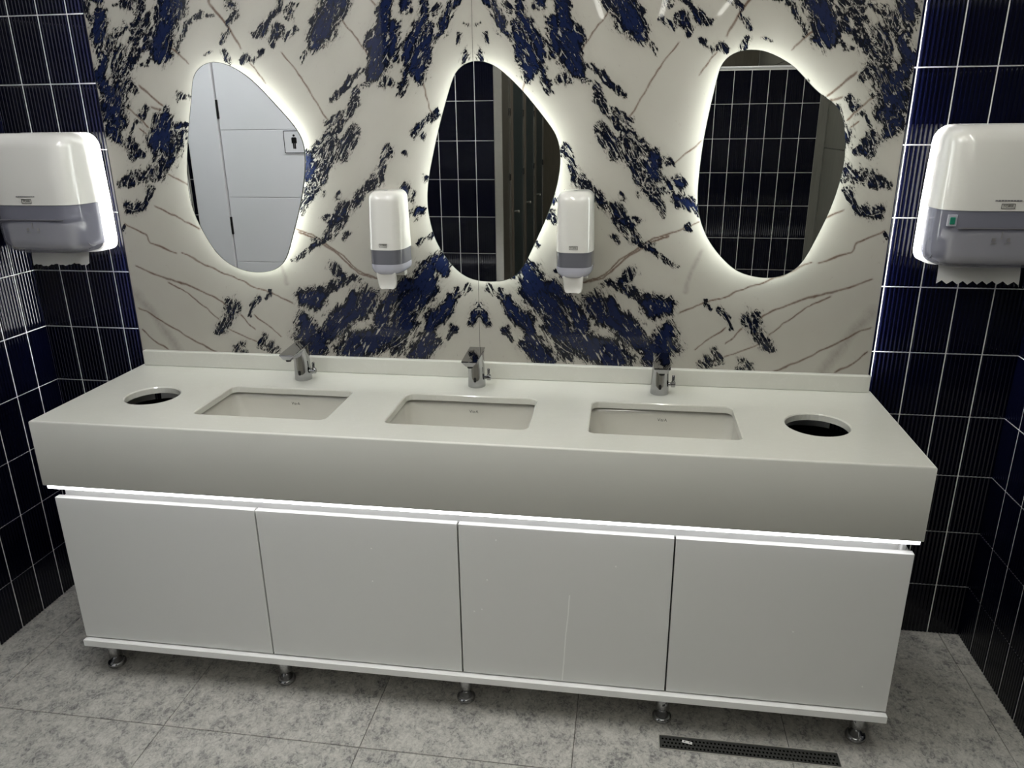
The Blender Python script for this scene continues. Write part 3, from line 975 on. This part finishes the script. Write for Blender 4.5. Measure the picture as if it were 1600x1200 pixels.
# ------------------------------------------------------------------ counter
KX0, KX1, KY0, KY1, KZ, KB = -1.229, 1.168, -0.597, YP - 0.0015, 0.875, 0.6745
ctr = thing('counter', 'long white quartz counter with deep apron, low backsplash, three basins', 'counter', (-0.0305, -0.32, KB))
kb = ctr.location.copy()
SINKS = [(-0.599, -0.3635), (-0.027, -0.3635), (0.537, -0.3635)]
SHX, SHY = 0.2, 0.1225
HOLES = [(-1.003, -0.355, 0.079), (0.949, -0.350, 0.083)]
def worktop():
    e = 0.005
    x0, x1, y0, y1 = KX0 + e, KX1 - e, KY0 + e, KY1
    loops = []
    for sx, sy in SINKS:
        loops.append((sx, sy, [(sx + a, sy + b_) for a, b_ in rrect(SHX, SHY, 0.022, 6)]))
    for hx, hy, r in HOLES:
        loops.append((hx, hy, [(hx + r * math.cos(2 * math.pi * k / 48), hy + r * math.sin(2 * math.pi * k / 48)) for k in range(48)]))
    loops.sort(key=lambda l: l[0])
    cuts = [x0] + [(max(p[0] for p in a[2]) + min(p[0] for p in b_[2])) / 2 for a, b_ in zip(loops[:-1], loops[1:])] + [x1]
    vs, fs = [], []
    for (sx, sy, pts), a, b_ in zip(loops, cuts[:-1], cuts[1:]):
        def edge(p):
            dx, dy = p[0] - sx, p[1] - sy
            tx = ((b_ - sx) / dx if dx > 0 else (a - sx) / dx) if abs(dx) > 1e-9 else 1e9
            ty = ((y1 - sy) / dy if dy > 0 else (y0 - sy) / dy) if abs(dy) > 1e-9 else 1e9
            t = min(tx, ty)
            return (sx + dx * t, sy + dy * t)
        # add loop points whose ray meets each rectangle corner
        full = []
        corners = [(a, y0), (b_, y0), (b_, y1), (a, y1)]
        n = len(pts)
        for i in range(n):
            p, q = pts[i], pts[(i + 1) % n]
            full.append(p)
            for c in corners:
                d = (c[0] - sx, c[1] - sy)
                den = d[0] * (q[1] - p[1]) - d[1] * (q[0] - p[0])
                if abs(den) < 1e-12:
                    continue
                s = (d[1] * (p[0] - sx) - d[0] * (p[1] - sy)) / den
                w = (p[0] + (q[0] - p[0]) * s, p[1] + (q[1] - p[1]) * s)
                if 1e-6 < s < 1 - 1e-6 and (w[0] - sx) * d[0] + (w[1] - sy) * d[1] > 0:
                    full.append(w)
        m = len(full)
        b0 = len(vs)
        r_ = 0.003
        for p in full:
            d = math.hypot(p[0] - sx, p[1] - sy)
            k1 = (d + r_) / d
            o = edge(p)
            pe = (sx + (p[0] - sx) * k1, sy + (p[1] - sy) * k1)
            pm = (sx + (p[0] - sx) * (1 + 0.3 * (k1 - 1)), sy + (p[1] - sy) * (1 + 0.3 * (k1 - 1)))
            vs += [(o[0], o[1], KZ), (pe[0], pe[1], KZ), (pm[0], pm[1], KZ - 0.7 * r_), (p[0], p[1], KZ - r_), (p[0], p[1], KZ - 0.02)]
        for k in range(m):
            q = (k + 1) % m
            for j in range(4):
                fs.append((b0 + 5 * k + j, b0 + 5 * q + j, b0 + 5 * q + j + 1, b0 + 5 * k + j + 1))
    vs = [(x - kb[0], y - kb[1], z - kb[2]) for x, y, z in vs]
    me = mesh('worktop', vs, fs)
    fix_normals(me)
    if me.polygons[0].normal.z < 0:
        me.flip_normals()
    return me
o = link('worktop', worktop(), M['counter'], ctr)
# rounded front and side edge that turns down into the apron
def edge_apron():
    e = 0.005
    rings = []
    for k in range(5):
        a = math.pi / 2 * k / 4
        i = e * (1 - math.sin(a))
        z = KZ - e * (1 - math.cos(a))
        rings.append([(KX0 + i, KY1, z), (KX0 + i, KY0 + i, z), (KX1 - i, KY0 + i, z), (KX1 - i, KY1, z)])
    for z in (KB + 0.001,):
        rings.append([(KX0, KY1, z), (KX0, KY0, z), (KX1, KY0, z), (KX1, KY1, z)])
    th = 0.02
    rings.append([(KX0 + 0.001, KY1, KB), (KX0 + 0.001, KY0 + 0.001, KB), (KX1 - 0.001, KY0 + 0.001, KB), (KX1 - 0.001, KY1, KB)])
    rings.append([(KX0 + th, KY1, KB), (KX0 + th, KY0 + th, KB), (KX1 - th, KY0 + th, KB), (KX1 - th, KY1, KB)])
    rings.append([(KX0 + th, KY1, KZ - 0.02), (KX0 + th, KY0 + th, KZ - 0.02), (KX1 - th, KY0 + th, KZ - 0.02), (KX1 - th, KY1, KZ - 0.02)])
    rings = [[(x - kb[0], y - kb[1], z - kb[2]) for x, y, z in r] for r in rings]
    n = 4
    vs = [p for r in rings for p in r]
    fs = []
    for j in range(len(rings) - 1):
        for k in range(3):
            a = j * n + k
            fs.append((a, a + 1, a + 1 + n, a + n))
    return mesh('apron', vs, fs)
o = link('apron', fix_normals(edge_apron()), M['apron'], ctr)
autosmooth(o, 50)
box('backsplash', (-1.214, YP - 0.0215, KZ), (1.157, YP - 0.0015, 0.9275), M['counter'], ctr, 0.0025, 2, base=kb)

# ------------------------------------------------------------------ basins
logo_me = text_mesh('VitrA', 0.0125, 'logo')
logo_me.materials.append(M['print'])
def basin_mesh():
    rings = []
    D = 0.15
    hx, hy = SHX + 0.008, SHY + 0.008
    for r_out in (0.020,):
        rings.append([(x, y, 0.0) for x, y in rrect(hx + r_out, hy + r_out, 0.035, 6)])
    for k in range(13):
        t = k / 12
        a = t * math.pi / 2
        z = -D * math.sin(a) ** 0.9
        f = math.cos(a)
        sx_ = hx * (0.50 + 0.50 * f ** 0.62)
        sy_ = hy * (0.42 + 0.58 * f ** 0.70)
        rr = min(0.026 + 0.05 * t, min(sx_, sy_) * 0.95)
        rings.append([(x, y + 0.012 * t, z) for x, y in rrect(sx_, sy_, rr, 6)])
    vs = [p for r in rings for p in r]
    n = len(rings[0])
    fs = []
    for j in range(len(rings) - 1):
        for k in range(n):
            a, b_ = j * n + k, j * n + (k + 1) % n
            fs.append((a, b_, b_ + n, a + n))
    fs.append([(len(rings) - 1) * n + k for k in range(n)])
    me = mesh('bowl', vs, fs)
    me.materials.append(M['ceramic'])
    me.polygons.foreach_set('use_smooth', [True] * len(me.polygons))
    return me
bme = basin_mesh()
drain_prof = [(0.010, 0.0), (0.026, 0.001), (0.030, 0.003), (0.032, 0.001), (0.032, -0.004)]
dme = lathe_mesh('drain_ring', drain_prof, 24)
dme.materials.append(M['chrome'])
for (sx, sy), lab in zip(SINKS, ('white undermount basin nearest the left waste hole', 'white undermount basin in the middle of the counter', 'white undermount basin nearest the right waste hole')):
    t = thing('basin', lab, 'sink', (sx, sy, KZ - 0.0205), 'undermount basins')
    link('bowl', bme, None, t)
    link('drain_ring', dme, None, t, (0, 0.012, -0.149))
    lg = link('logo', logo_me, None, t, (0.005, SHY - 0.0005, -0.030))
    lg.rotation_euler = (math.radians(-9), 0, 0)

# ------------------------------------------------------------------ sensor taps
def tap(x, lab, first=[None]):
    loc = (x, -0.145, KZ + 0.0004)
    if first[0] is not None:
        return copy_tree(first[0], loc, lab)
    t = thing('tap', lab, 'faucet', loc, 'chrome sensor taps')
    # body: round foot rising into a wedge whose flat top runs forward as the spout
    rings = []
    n = 28
    for z, r, fwd, sq in ((0.0, 0.0275, 0, 0), (0.003, 0.028, 0, 0), (0.030, 0.0268, 0, 0), (0.060, 0.0255, 0.001, 0), (0.080, 0.0248, 0.004, 0.15), (0.100, 0.0245, 0.008, 0.5), (0.112, 0.0245, 0.010, 0.8)):
        ring = []
        for k in range(n):
            a = 2 * math.pi * k / n
            c, s = math.cos(a), math.sin(a)
            p = 1.0 / max(abs(c), abs(s))
            rad = r * ((1 - sq) + sq * min(p, 1.28))
            y = rad * s - (fwd if s < 0 else 0)
            zz = z + (0.004 * s if z > 0.105 else 0)
            ring.append((rad * c, y, zz))
        rings.append(ring)
    loft('body', rings, M['chrome'], t)
    # spout: flat top, underside tapering to the outlet
    top_b, top_f = (0.024, 0.1185), (-0.108, 0.1105)
    sec = []
    for f, drop, hw in ((0.0, 0.035, 0.0245), (0.35, 0.032, 0.0245), (0.7, 0.024, 0.0243), (0.95, 0.0165, 0.024), (1.0, 0.0145, 0.0235)):
        y = top_b[0] + (top_f[0] - top_b[0]) * f
        z = top_b[1] + (top_f[1] - top_b[1]) * f
        lo = z - drop
        sec.append([(-hw, y, z), (-hw + 0.0008, y, z + 0.0008), (hw - 0.0008, y, z + 0.0008), (hw, y, z), (hw, y, z - 0.002), (hw * 0.86, y, z - 0.35 * drop), (hw * 0.42, y, lo), (-hw * 0.42, y, lo), (-hw * 0.86, y, z - 0.35 * drop), (-hw, y, z - 0.002)])
    sp = loft('spout', sec, M['chrome'], t)
    autosmooth(sp, 25)
    lathe('aerator', [(0.0085, -0.004), (0.0095, 0.004)], M['black'], t, 20, 'Z', loc=(0, -0.094, 0.0925))
    se = rrect(0.0042, 0.0078, 0.0041)
    loft('sensor', [[(x_, -0.0279, z_ + 0.027) for x_, z_ in se], [(x_, -0.024, z_ + 0.027) for x_, z_ in se]], M['black'], t)
    lathe('mixing_stem', [(0.006, 0.022), (0.006, 0.033), (0.0095, 0.034), (0.0095, 0.044), (0.008, 0.0455)], M['chrome'], t, 18, 'X', loc=(0, -0.004, 0.030))
    lathe('mixing_lever', [(0.0042, 0.0), (0.0042, 0.021), (0.003, 0.0225)], M['chrome'], t, 14, 'Z', loc=(0.039, -0.004, 0.036))
    first[0] = t
    return t
tap(-0.603, 'chrome sensor tap at the left basin')
tap(-0.030, 'chrome sensor tap at the middle basin below the marble seam')
tap(0.534, 'chrome sensor tap at the right basin')

# ------------------------------------------------------------------ waste bins seen through the round cut-outs
for (hx, hy, r), lab in zip(HOLES, ('black waste bin seen through round cut-out left of basins', 'black waste bin seen through round cut-out right of basins')):
    t = thing('waste_bin', lab, 'bin', (hx, hy, 0.1420), 'waste bins under the counter')
    R = 0.135
    prof = [(R - 0.02, 0.0), (R - 0.01, 0.004), (R, 0.66), (R + 0.006, 0.668), (R + 0.006, 0.674), (R - 0.004, 0.674), (R - 0.014, 0.01), (0.002, 0.008)]
    lathe('bin_body', prof, M['void'], t, 32, caps=False)
    lathe('liner', [(R - 0.006, 0.655), (R - 0.012, 0.60), (R - 0.03, 0.30), (0.01, 0.26)], M['void'], t, 32, caps=False)

# ------------------------------------------------------------------ backlit pebble mirrors
MIRROR_OUT = {
 'backlit pebble-shaped mirror reflecting the white door': [(-810,1836),(-842,1829),(-868,1812),(-883,1792),(-894,1741),(-918,1650),(-937,1563),(-947,1492),(-946,1427),(-935,1381),(-917,1334),(-891,1284),(-860,1247),(-813,1220),(-756,1209),(-697,1216),(-666,1233),(-644,1263),(-620,1324),(-590,1403),(-569,1474),(-556,1537),(-553,1592),(-560,1623),(-583,1659),(-631,1714),(-684,1771),(-721,1801),(-764,1825)],
 'backlit pebble-shaped mirror between the two soap dispensers': [(-21,1823),(-52,1815),(-78,1798),(-89,1775),(-108,1724),(-133,1649),(-156,1566),(-172,1499),(-179,1437),(-174,1380),(-160,1323),(-138,1281),(-109,1242),(-70,1209),(-27,1196),(23,1195),(69,1202),(99,1226),(122,1262),(155,1333),(186,1402),(211,1481),(220,1541),(218,1588),(207,1623),(179,1661),(136,1713),(100,1752),(58,1790),(22,1814)],
 'backlit pebble-shaped mirror nearest the right towel dispenser, reflecting only dark tiles and grey stone': [(727,1834),(693,1831),(666,1817),(650,1795),(644,1760),(632,1693),(620,1607),(614,1519),(614,1447),(623,1392),(648,1336),(686,1286),(736,1242),(787,1225),(836,1221),(878,1232),(906,1251),(927,1283),(955,1352),(981,1430),(997,1513),(998,1571),(990,1627),(977,1672),(954,1697),(906,1728),(843,1789),(790,1819),(755,1832)]}
for lab, pts in MIRROR_OUT.items():
    P = catmull(np.array(pts) / 1000.0, 6)
    seg = np.linalg.norm(np.roll(P, -1, 0) - P, axis=1)
    s_ = np.concatenate([[0], np.cumsum(seg)])
    Pc = np.vstack([P, P[:1]])
    u_ = np.linspace(0, s_[-1], 141)[:-1]
    P = np.stack([np.interp(u_, s_, Pc[:, 0]), np.interp(u_, s_, Pc[:, 1])], 1)
    for _ in range(5):
        P = 0.5 * P + 0.25 * (np.roll(P, 1, 0) + np.roll(P, -1, 0))
    c = P.mean(0)
    zb = P[:, 1].min()
    t = thing('backlit_mirror', lab, 'mirror', (c[0], YP - 0.001, zb), 'backlit pebble mirrors')
    L = P - np.array([c[0], zb])
    y0 = -0.0345
    ring = lambda poly, y: [(a, y, b_) for a, b_ in poly]
    n_ = len(L)
    cc = L.mean(0)
    gv = ring(L, y0 + 0.005) + ring(L, y0) + [(cc[0], y0 + 0.005, cc[1]), (cc[0], y0, cc[1])]
    gf = []
    for k in range(n_):
        q = (k + 1) % n_
        gf += [(q, k, 2 * n_), (n_ + k, n_ + q, 2 * n_ + 1)]
    link('glass', fix_normals(mesh('glass', gv, gf)), M['mirror'], t)
    gout = inset(L, -0.0008)
    vs_ = ring(gout, y0 + 0.0052) + ring(gout, y0 - 0.0002) + ring(inset(L, 0.0004), y0 - 0.0002)
    link('edge', fix_normals(mesh('edge', vs_, [(j * n_ + k, j * n_ + (k + 1) % n_, (j + 1) * n_ + (k + 1) % n_, (j + 1) * n_ + k) for j in (0, 1) for k in range(n_)])), M['glass_edge'], t)
    loft('backing', [ring(inset(L, 0.036), 0.0), ring(inset(L, 0.036), y0 + 0.0052)], M['white_plastic'], t, smooth=False)
    led = inset(L, 0.033)
    loft('led_strip', [ring(led, -0.008), ring(led, -0.022)], M['mirror_led'], t, cap0=False, cap1=False, smooth=False)

# ------------------------------------------------------------------ dispensers
def dring(a, d, z, n=4.0, back=0.0, N=36, cx_=0.0):
    """D-shaped section: flat at the wall (y = back), boxy curve towards the room"""
    pts = []
    for k in range(N + 1):
        th = math.pi * k / N
        c, s = math.cos(th), math.sin(th)
        x = a * math.copysign(abs(c) ** (2 / n), c)
        y = back - (d * abs(s) ** (2 / n))
        pts.append((cx_ + x, y, z))
    return pts

def soft(z, zt, R):
    """shrink of a section near a rounded top of radius R"""
    if z <= zt - R:
        return 0.0
    q = (z - (zt - R)) / R
    return R * (1 - math.sqrt(max(0.0, 1 - q * q)))

logo_small = text_mesh('TORK', 0.0075, 'logo')
logo_small.materials.append(M['print'])
def soap(x, lab, first=[None]):
    loc = (x, YP - 0.001, 1.176)
    if first[0] is not None:
        return copy_tree(first[0], loc, lab)
    t = thing('soap_dispenser', lab, 'dispenser', loc, 'soap dispensers')
    zt, zs, zw, zb = 0.292, 0.121, 0.077, 0.046
    rings = []
    for z in [zs + (zt - 0.03 - zs) * k / 6 for k in range(7)] + [zt - 0.03 + 0.03 * math.sin(math.pi / 2 * k / 7) for k in range(1, 8)]:
        q = (z - zs) / (zt - zs)
        s_ = soft(z, zt, 0.022)
        s2 = soft(z, zt, 0.030)
        rings.append(dring(0.0565 - 0.004 * q - s_, 0.106 - 0.012 * q - s2, z, 3.6))
    loft('cover', rings, M['white_plastic'], t)
    rings = [dring(0.0555, 0.1045, zs, 3.6), dring(0.0550, 0.1035, zw, 3.6)]
    loft('level_window', rings, M['dark_window'], t)
    rings = [dring(0.0555, 0.1045, zw, 3.6)]
    for k in range(0, 7):
        a = math.pi / 2 * k / 6
        rings.append(dring(0.0555 - 0.020 * (1 - math.cos(a)), 0.1045 - 0.012 * (1 - math.cos(a)), zw - 0.008 - (zw - zb - 0.008) * math.sin(a), 3.4))
    loft('lower_housing', rings, M['pale_window'], t)
    # push lever: a shallow scoop
    sec = []
    for z, w_, y_ in ((0.054, 0.030, -0.092), (0.044, 0.0295, -0.0945), (0.030, 0.0285, -0.090), (0.014, 0.0275, -0.086), (0.004, 0.0245, -0.088), (0.0, 0.019, -0.0885)):
        sec.append([(-w_, y_ + 0.010, z), (-w_, y_ - 0.002, z), (-w_ * 0.9, y_ - 0.004, z), (-w_ * 0.55, y_, z), (0, y_ + 0.0015, z), (w_ * 0.55, y_, z), (w_ * 0.9, y_ - 0.004, z), (w_, y_ - 0.002, z), (w_, y_ + 0.010, z)])
    loft('push_lever', sec, M['white_plastic'], t)
    box('wall_bracket', (-0.040, -0.02, 0.03), (0.040, 0.0, 0.28), M['white_plastic'], t, 0.003, 1)
    link('logo', logo_small, None, t, (0.0, -0.1062, zs + 0.0145))
    fr = rr_prism('logo_frame', 0.0125, 0.0052, 0.0012, -0.1066, -0.1056, M['print'], t, hole=0.0009)
    fr.location = (0, 0.0, zs + 0.0145)
    lathe('lock_dot', [(0.006, 0.0), (0.006, 0.0008)], M['black'], t, 14, 'Z', loc=(0.0, -0.045, zt))
    first[0] = t
    return t
soap(-0.303, 'white soap dispenser left of the middle mirror')
soap(0.267, 'white soap dispenser right of the middle mirror')

logo_big = text_mesh('TORK', 0.0098, 'logo')
logo_big.materials.append(M['print'])
def towel(x, lab, paper_lab, indicator, first=[None]):
    z_base = 1.2655
    loc = (x, -0.0062, z_base)
    t = thing('paper_towel_dispenser', lab, 'dispenser', loc, 'paper towel dispensers')
    H = 0.3755
    zs = 0.1625
    def half(z):
        return 0.1535 - 0.006 * max(0, z - zs) / (H - zs)
    # wall shell
    rings = []
    for k in range(8):
        a = math.pi / 2 * k / 7
        z = 0.035 - 0.035 * math.cos(a) + 0.0
        rings.append(dring(half(0) - 0.008 - 0.030 * (1 - math.sin(a)) - 0.0, 0.070, z, 7))
    for z in [0.06, 0.10, zs, 0.22, 0.28, 0.32] + [H - 0.045 + 0.045 * math.sin(math.pi / 2 * k / 7) for k in range(0, 8)]:
        rings.append(dring(half(z) - 0.008 - soft(z, H, 0.045), 0.070 - 0.3 * soft(z, H, 0.03), z, 7))
    loft('wall_shell', rings, M['white_plastic'], t)
    # dark core that shows as the seam between shell and cover
    loft('seam_core', [dring(half(z) - 0.012 - soft(z, H, 0.045), 0.085, z, 6) for z in (0.03, 0.10, zs, 0.25, H - 0.045, H - 0.03, H - 0.016, H - 0.006)], M['mechanism'], t)
    # front cover
    rings = []
    for z in [zs + (H - 0.045 - zs) * k / 6 for k in range(7)] + [H - 0.045 + 0.044 * math.sin(math.pi / 2 * k / 8) for k in range(1, 9)]:
        q = (z - zs) / (H - zs)
        rings.append(dring(half(z) - soft(z, H, 0.040), 0.122 - 0.020 * q * q - soft(z, H, 0.046), z, 4.6, -0.074))
    loft('front_cover', rings, M['white_plastic'], t)
    # smoky lower window
    rings = [dring(half(zs) - 0.002, 0.1205, zs - 0.001, 4.6, -0.074), dring(half(zs) - 0.002, 0.118, 0.10, 4.6, -0.074)]
    for k in range(0, 8):
        a = math.pi / 2 * k / 7
        rings.append(dring(half(0) - 0.003 - 0.040 * (1 - math.cos(a)), 0.116 - 0.045 * (1 - math.cos(a)), 0.055 - 0.047 * math.sin(a), 4.4, -0.074))
    loft('lower_window', rings, M['grey_window'], t, cap0=True)
    # visible inner parts
    box('cutter_bar', (-0.108, -0.178, 0.118), (0.108, -0.10, 0.156), M['mechanism'], t, 0.004)
    box('roller_housing', (-0.113, -0.170, 0.02), (0.113, -0.09, 0.104), M['white_plastic'], t, 0.008)
    lathe('side_gear', [(0.028, -0.014), (0.028, 0.014)], M['mechanism'], t, 24, 'X', loc=(0.131, -0.12, 0.055))
    lathe('side_gear', [(0.028, -0.014), (0.028, 0.014)], M['mechanism'], t, 24, 'X', loc=(-0.131, -0.12, 0.055))
    # print
    yf = -0.1968
    link('logo', logo_big, None, t, (0.0, yf, zs + 0.0125))
    fr = rr_prism('logo_frame', 0.0165, 0.0066, 0.0015, -0.0008, 0.0, M['print'], t, hole=0.0012)
    fr.location = (0, yf + 0.0004, zs + 0.0125)
    boxes('print_line', [((-0.033 + 0.0072 * k, yf - 0.0004, zs + 0.025), (-0.033 + 0.0072 * k + 0.0058, yf + 0.0004, zs + 0.0282)) for k in range(9)], M['print_grey'], t)
    yw = -0.1932
    boxes('window_print', [((-0.0014, yw - 0.001, 0.092), (0.0014, yw, 0.110)), ((-0.024, yw - 0.001, 0.078), (-0.010, yw, 0.0795)), ((0.010, yw - 0.001, 0.078), (0.024, yw, 0.0795)),
                           ((-0.022, yw - 0.001, 0.084), (-0.014, yw, 0.093)), ((0.014, yw - 0.001, 0.084), (0.022, yw, 0.093))], M['print_grey'], t)
    boxes('ridge_line', [((-0.11, -0.1955, 0.1165), (0.11, -0.1915, 0.1185))], M['print_grey'], t)
    if indicator:
        box('indicator_frame', (-0.136, -0.1895, 0.122), (-0.113, -0.183, 0.152), M['pale_window'], t, 0.001, 1)
        box('indicator', (-0.131, -0.1915, 0.127), (-0.118, -0.187, 0.146), M['green'], t, 0.001, 1)
    # the hanging paper: serrated lower edge
    p = thing('paper_towel', paper_lab, 'paper', (x, -0.11, z_base - 0.048), 'torn paper towels')
    n = 16 if indicator else 32
    vs, fs = [], []
    w_ = 0.105
    for layer in (0, 1):
        for row in range(7):
            q = row / 6
            for k in range(n + 1):
                xx = -w_ + 2 * w_ * k / n
                zig = ((0.005 if k % 2 else -0.005) if indicator else 0.0016 * ((k * 7) % 3 - 1)) if row == 0 else 0
                if indicator is False:
                    zig += (0.003 * math.sin(k * 0.6) + 0.008 * (k / n)) if row == 0 else 0
                vs.append((xx, 0.012 * q * q + 0.004 * math.sin(xx * 40) * (1 - q) + layer * 0.0006, 0.006 + zig + q * 0.066))
        b0 = layer * 7 * (n + 1)
        for row in range(6):
            for k in range(n):
                a = b0 + row * (n + 1) + k
                fs.append((a, a + 1, a + n + 2, a + n + 1))
    s = link('sheet', mesh('sheet', vs, fs), M['paper'], p, smooth=True)
    return t
towel(-1.424, 'white paper towel dispenser on tiled wall left of the marble', 'torn white paper towel hanging from left dispenser', False)
towel(1.384, 'white paper towel dispenser with green indicator on tiled wall right of the marble', 'white paper towel with zigzag edge hanging from right dispenser', True)

# ------------------------------------------------------------------ floor drain
dr = thing('floor_drain', 'long narrow perforated dark steel floor drain before the cabinet', 'drain', ((DRX0 + DRX1) / 2, (DRY0 + DRY1) / 2, -0.0035))
hx, hy = (DRX1 - DRX0) / 2 - 0.0005, (DRY1 - DRY0) / 2 - 0.0005
def frame_mesh():
    t_ = 0.0028
    return [((-hx, -hy, 0), (hx, -hy + t_, 0.0045)), ((-hx, hy - t_, 0), (hx, hy, 0.0045)), ((-hx, -hy + t_, 0), (-hx + t_, hy - t_, 0.0045)), ((hx - t_, -hy + t_, 0), (hx, hy - t_, 0.0045))]
boxes('frame', frame_mesh(), M['drain_frame'], dr)
nx, ny = 93, 7
gx = np.linspace(-hx + 0.004, hx - 0.004, nx + 1)
gy = np.linspace(-hy + 0.004, hy - 0.004, ny + 1)
vs = [(x, y, 0.0025) for y in gy for x in gx]
fs = []
for j in range(ny):
    for i in range(nx):
        if j % 2 == 1 and (i + (j // 2) % 2) % 2 == 1 and 0 < i < nx - 1:
            continue
        a = j * (nx + 1) + i
        fs.append((a, a + 1, a + nx + 2, a + nx + 1))
link('perforated_plate', mesh('perforated_plate', vs, fs), M['drain_plate'], dr)
box('channel', (-hx + 0.003, -hy + 0.003, -0.0005), (hx - 0.003, hy - 0.003, 0.0003), M['void'], dr)
lb = thing('white_tag', 'tiny white tag lying on the floor drain', 'tag', (0.642, -0.612, -0.0009))
tg = box('card', (-0.014, -0.0045, 0), (0.014, 0.0045, 0.0015), M['paper'], lb, 0.0004, 1)
for dx in (-0.007, 0.007):
    lathe('tag_print', [(0.0022, 0.0015), (0.0022, 0.0018)], M['print_grey'], lb, 12, 'Z', loc=(dx, 0, 0))
lb.rotation_euler = (0, 0, math.radians(-12))
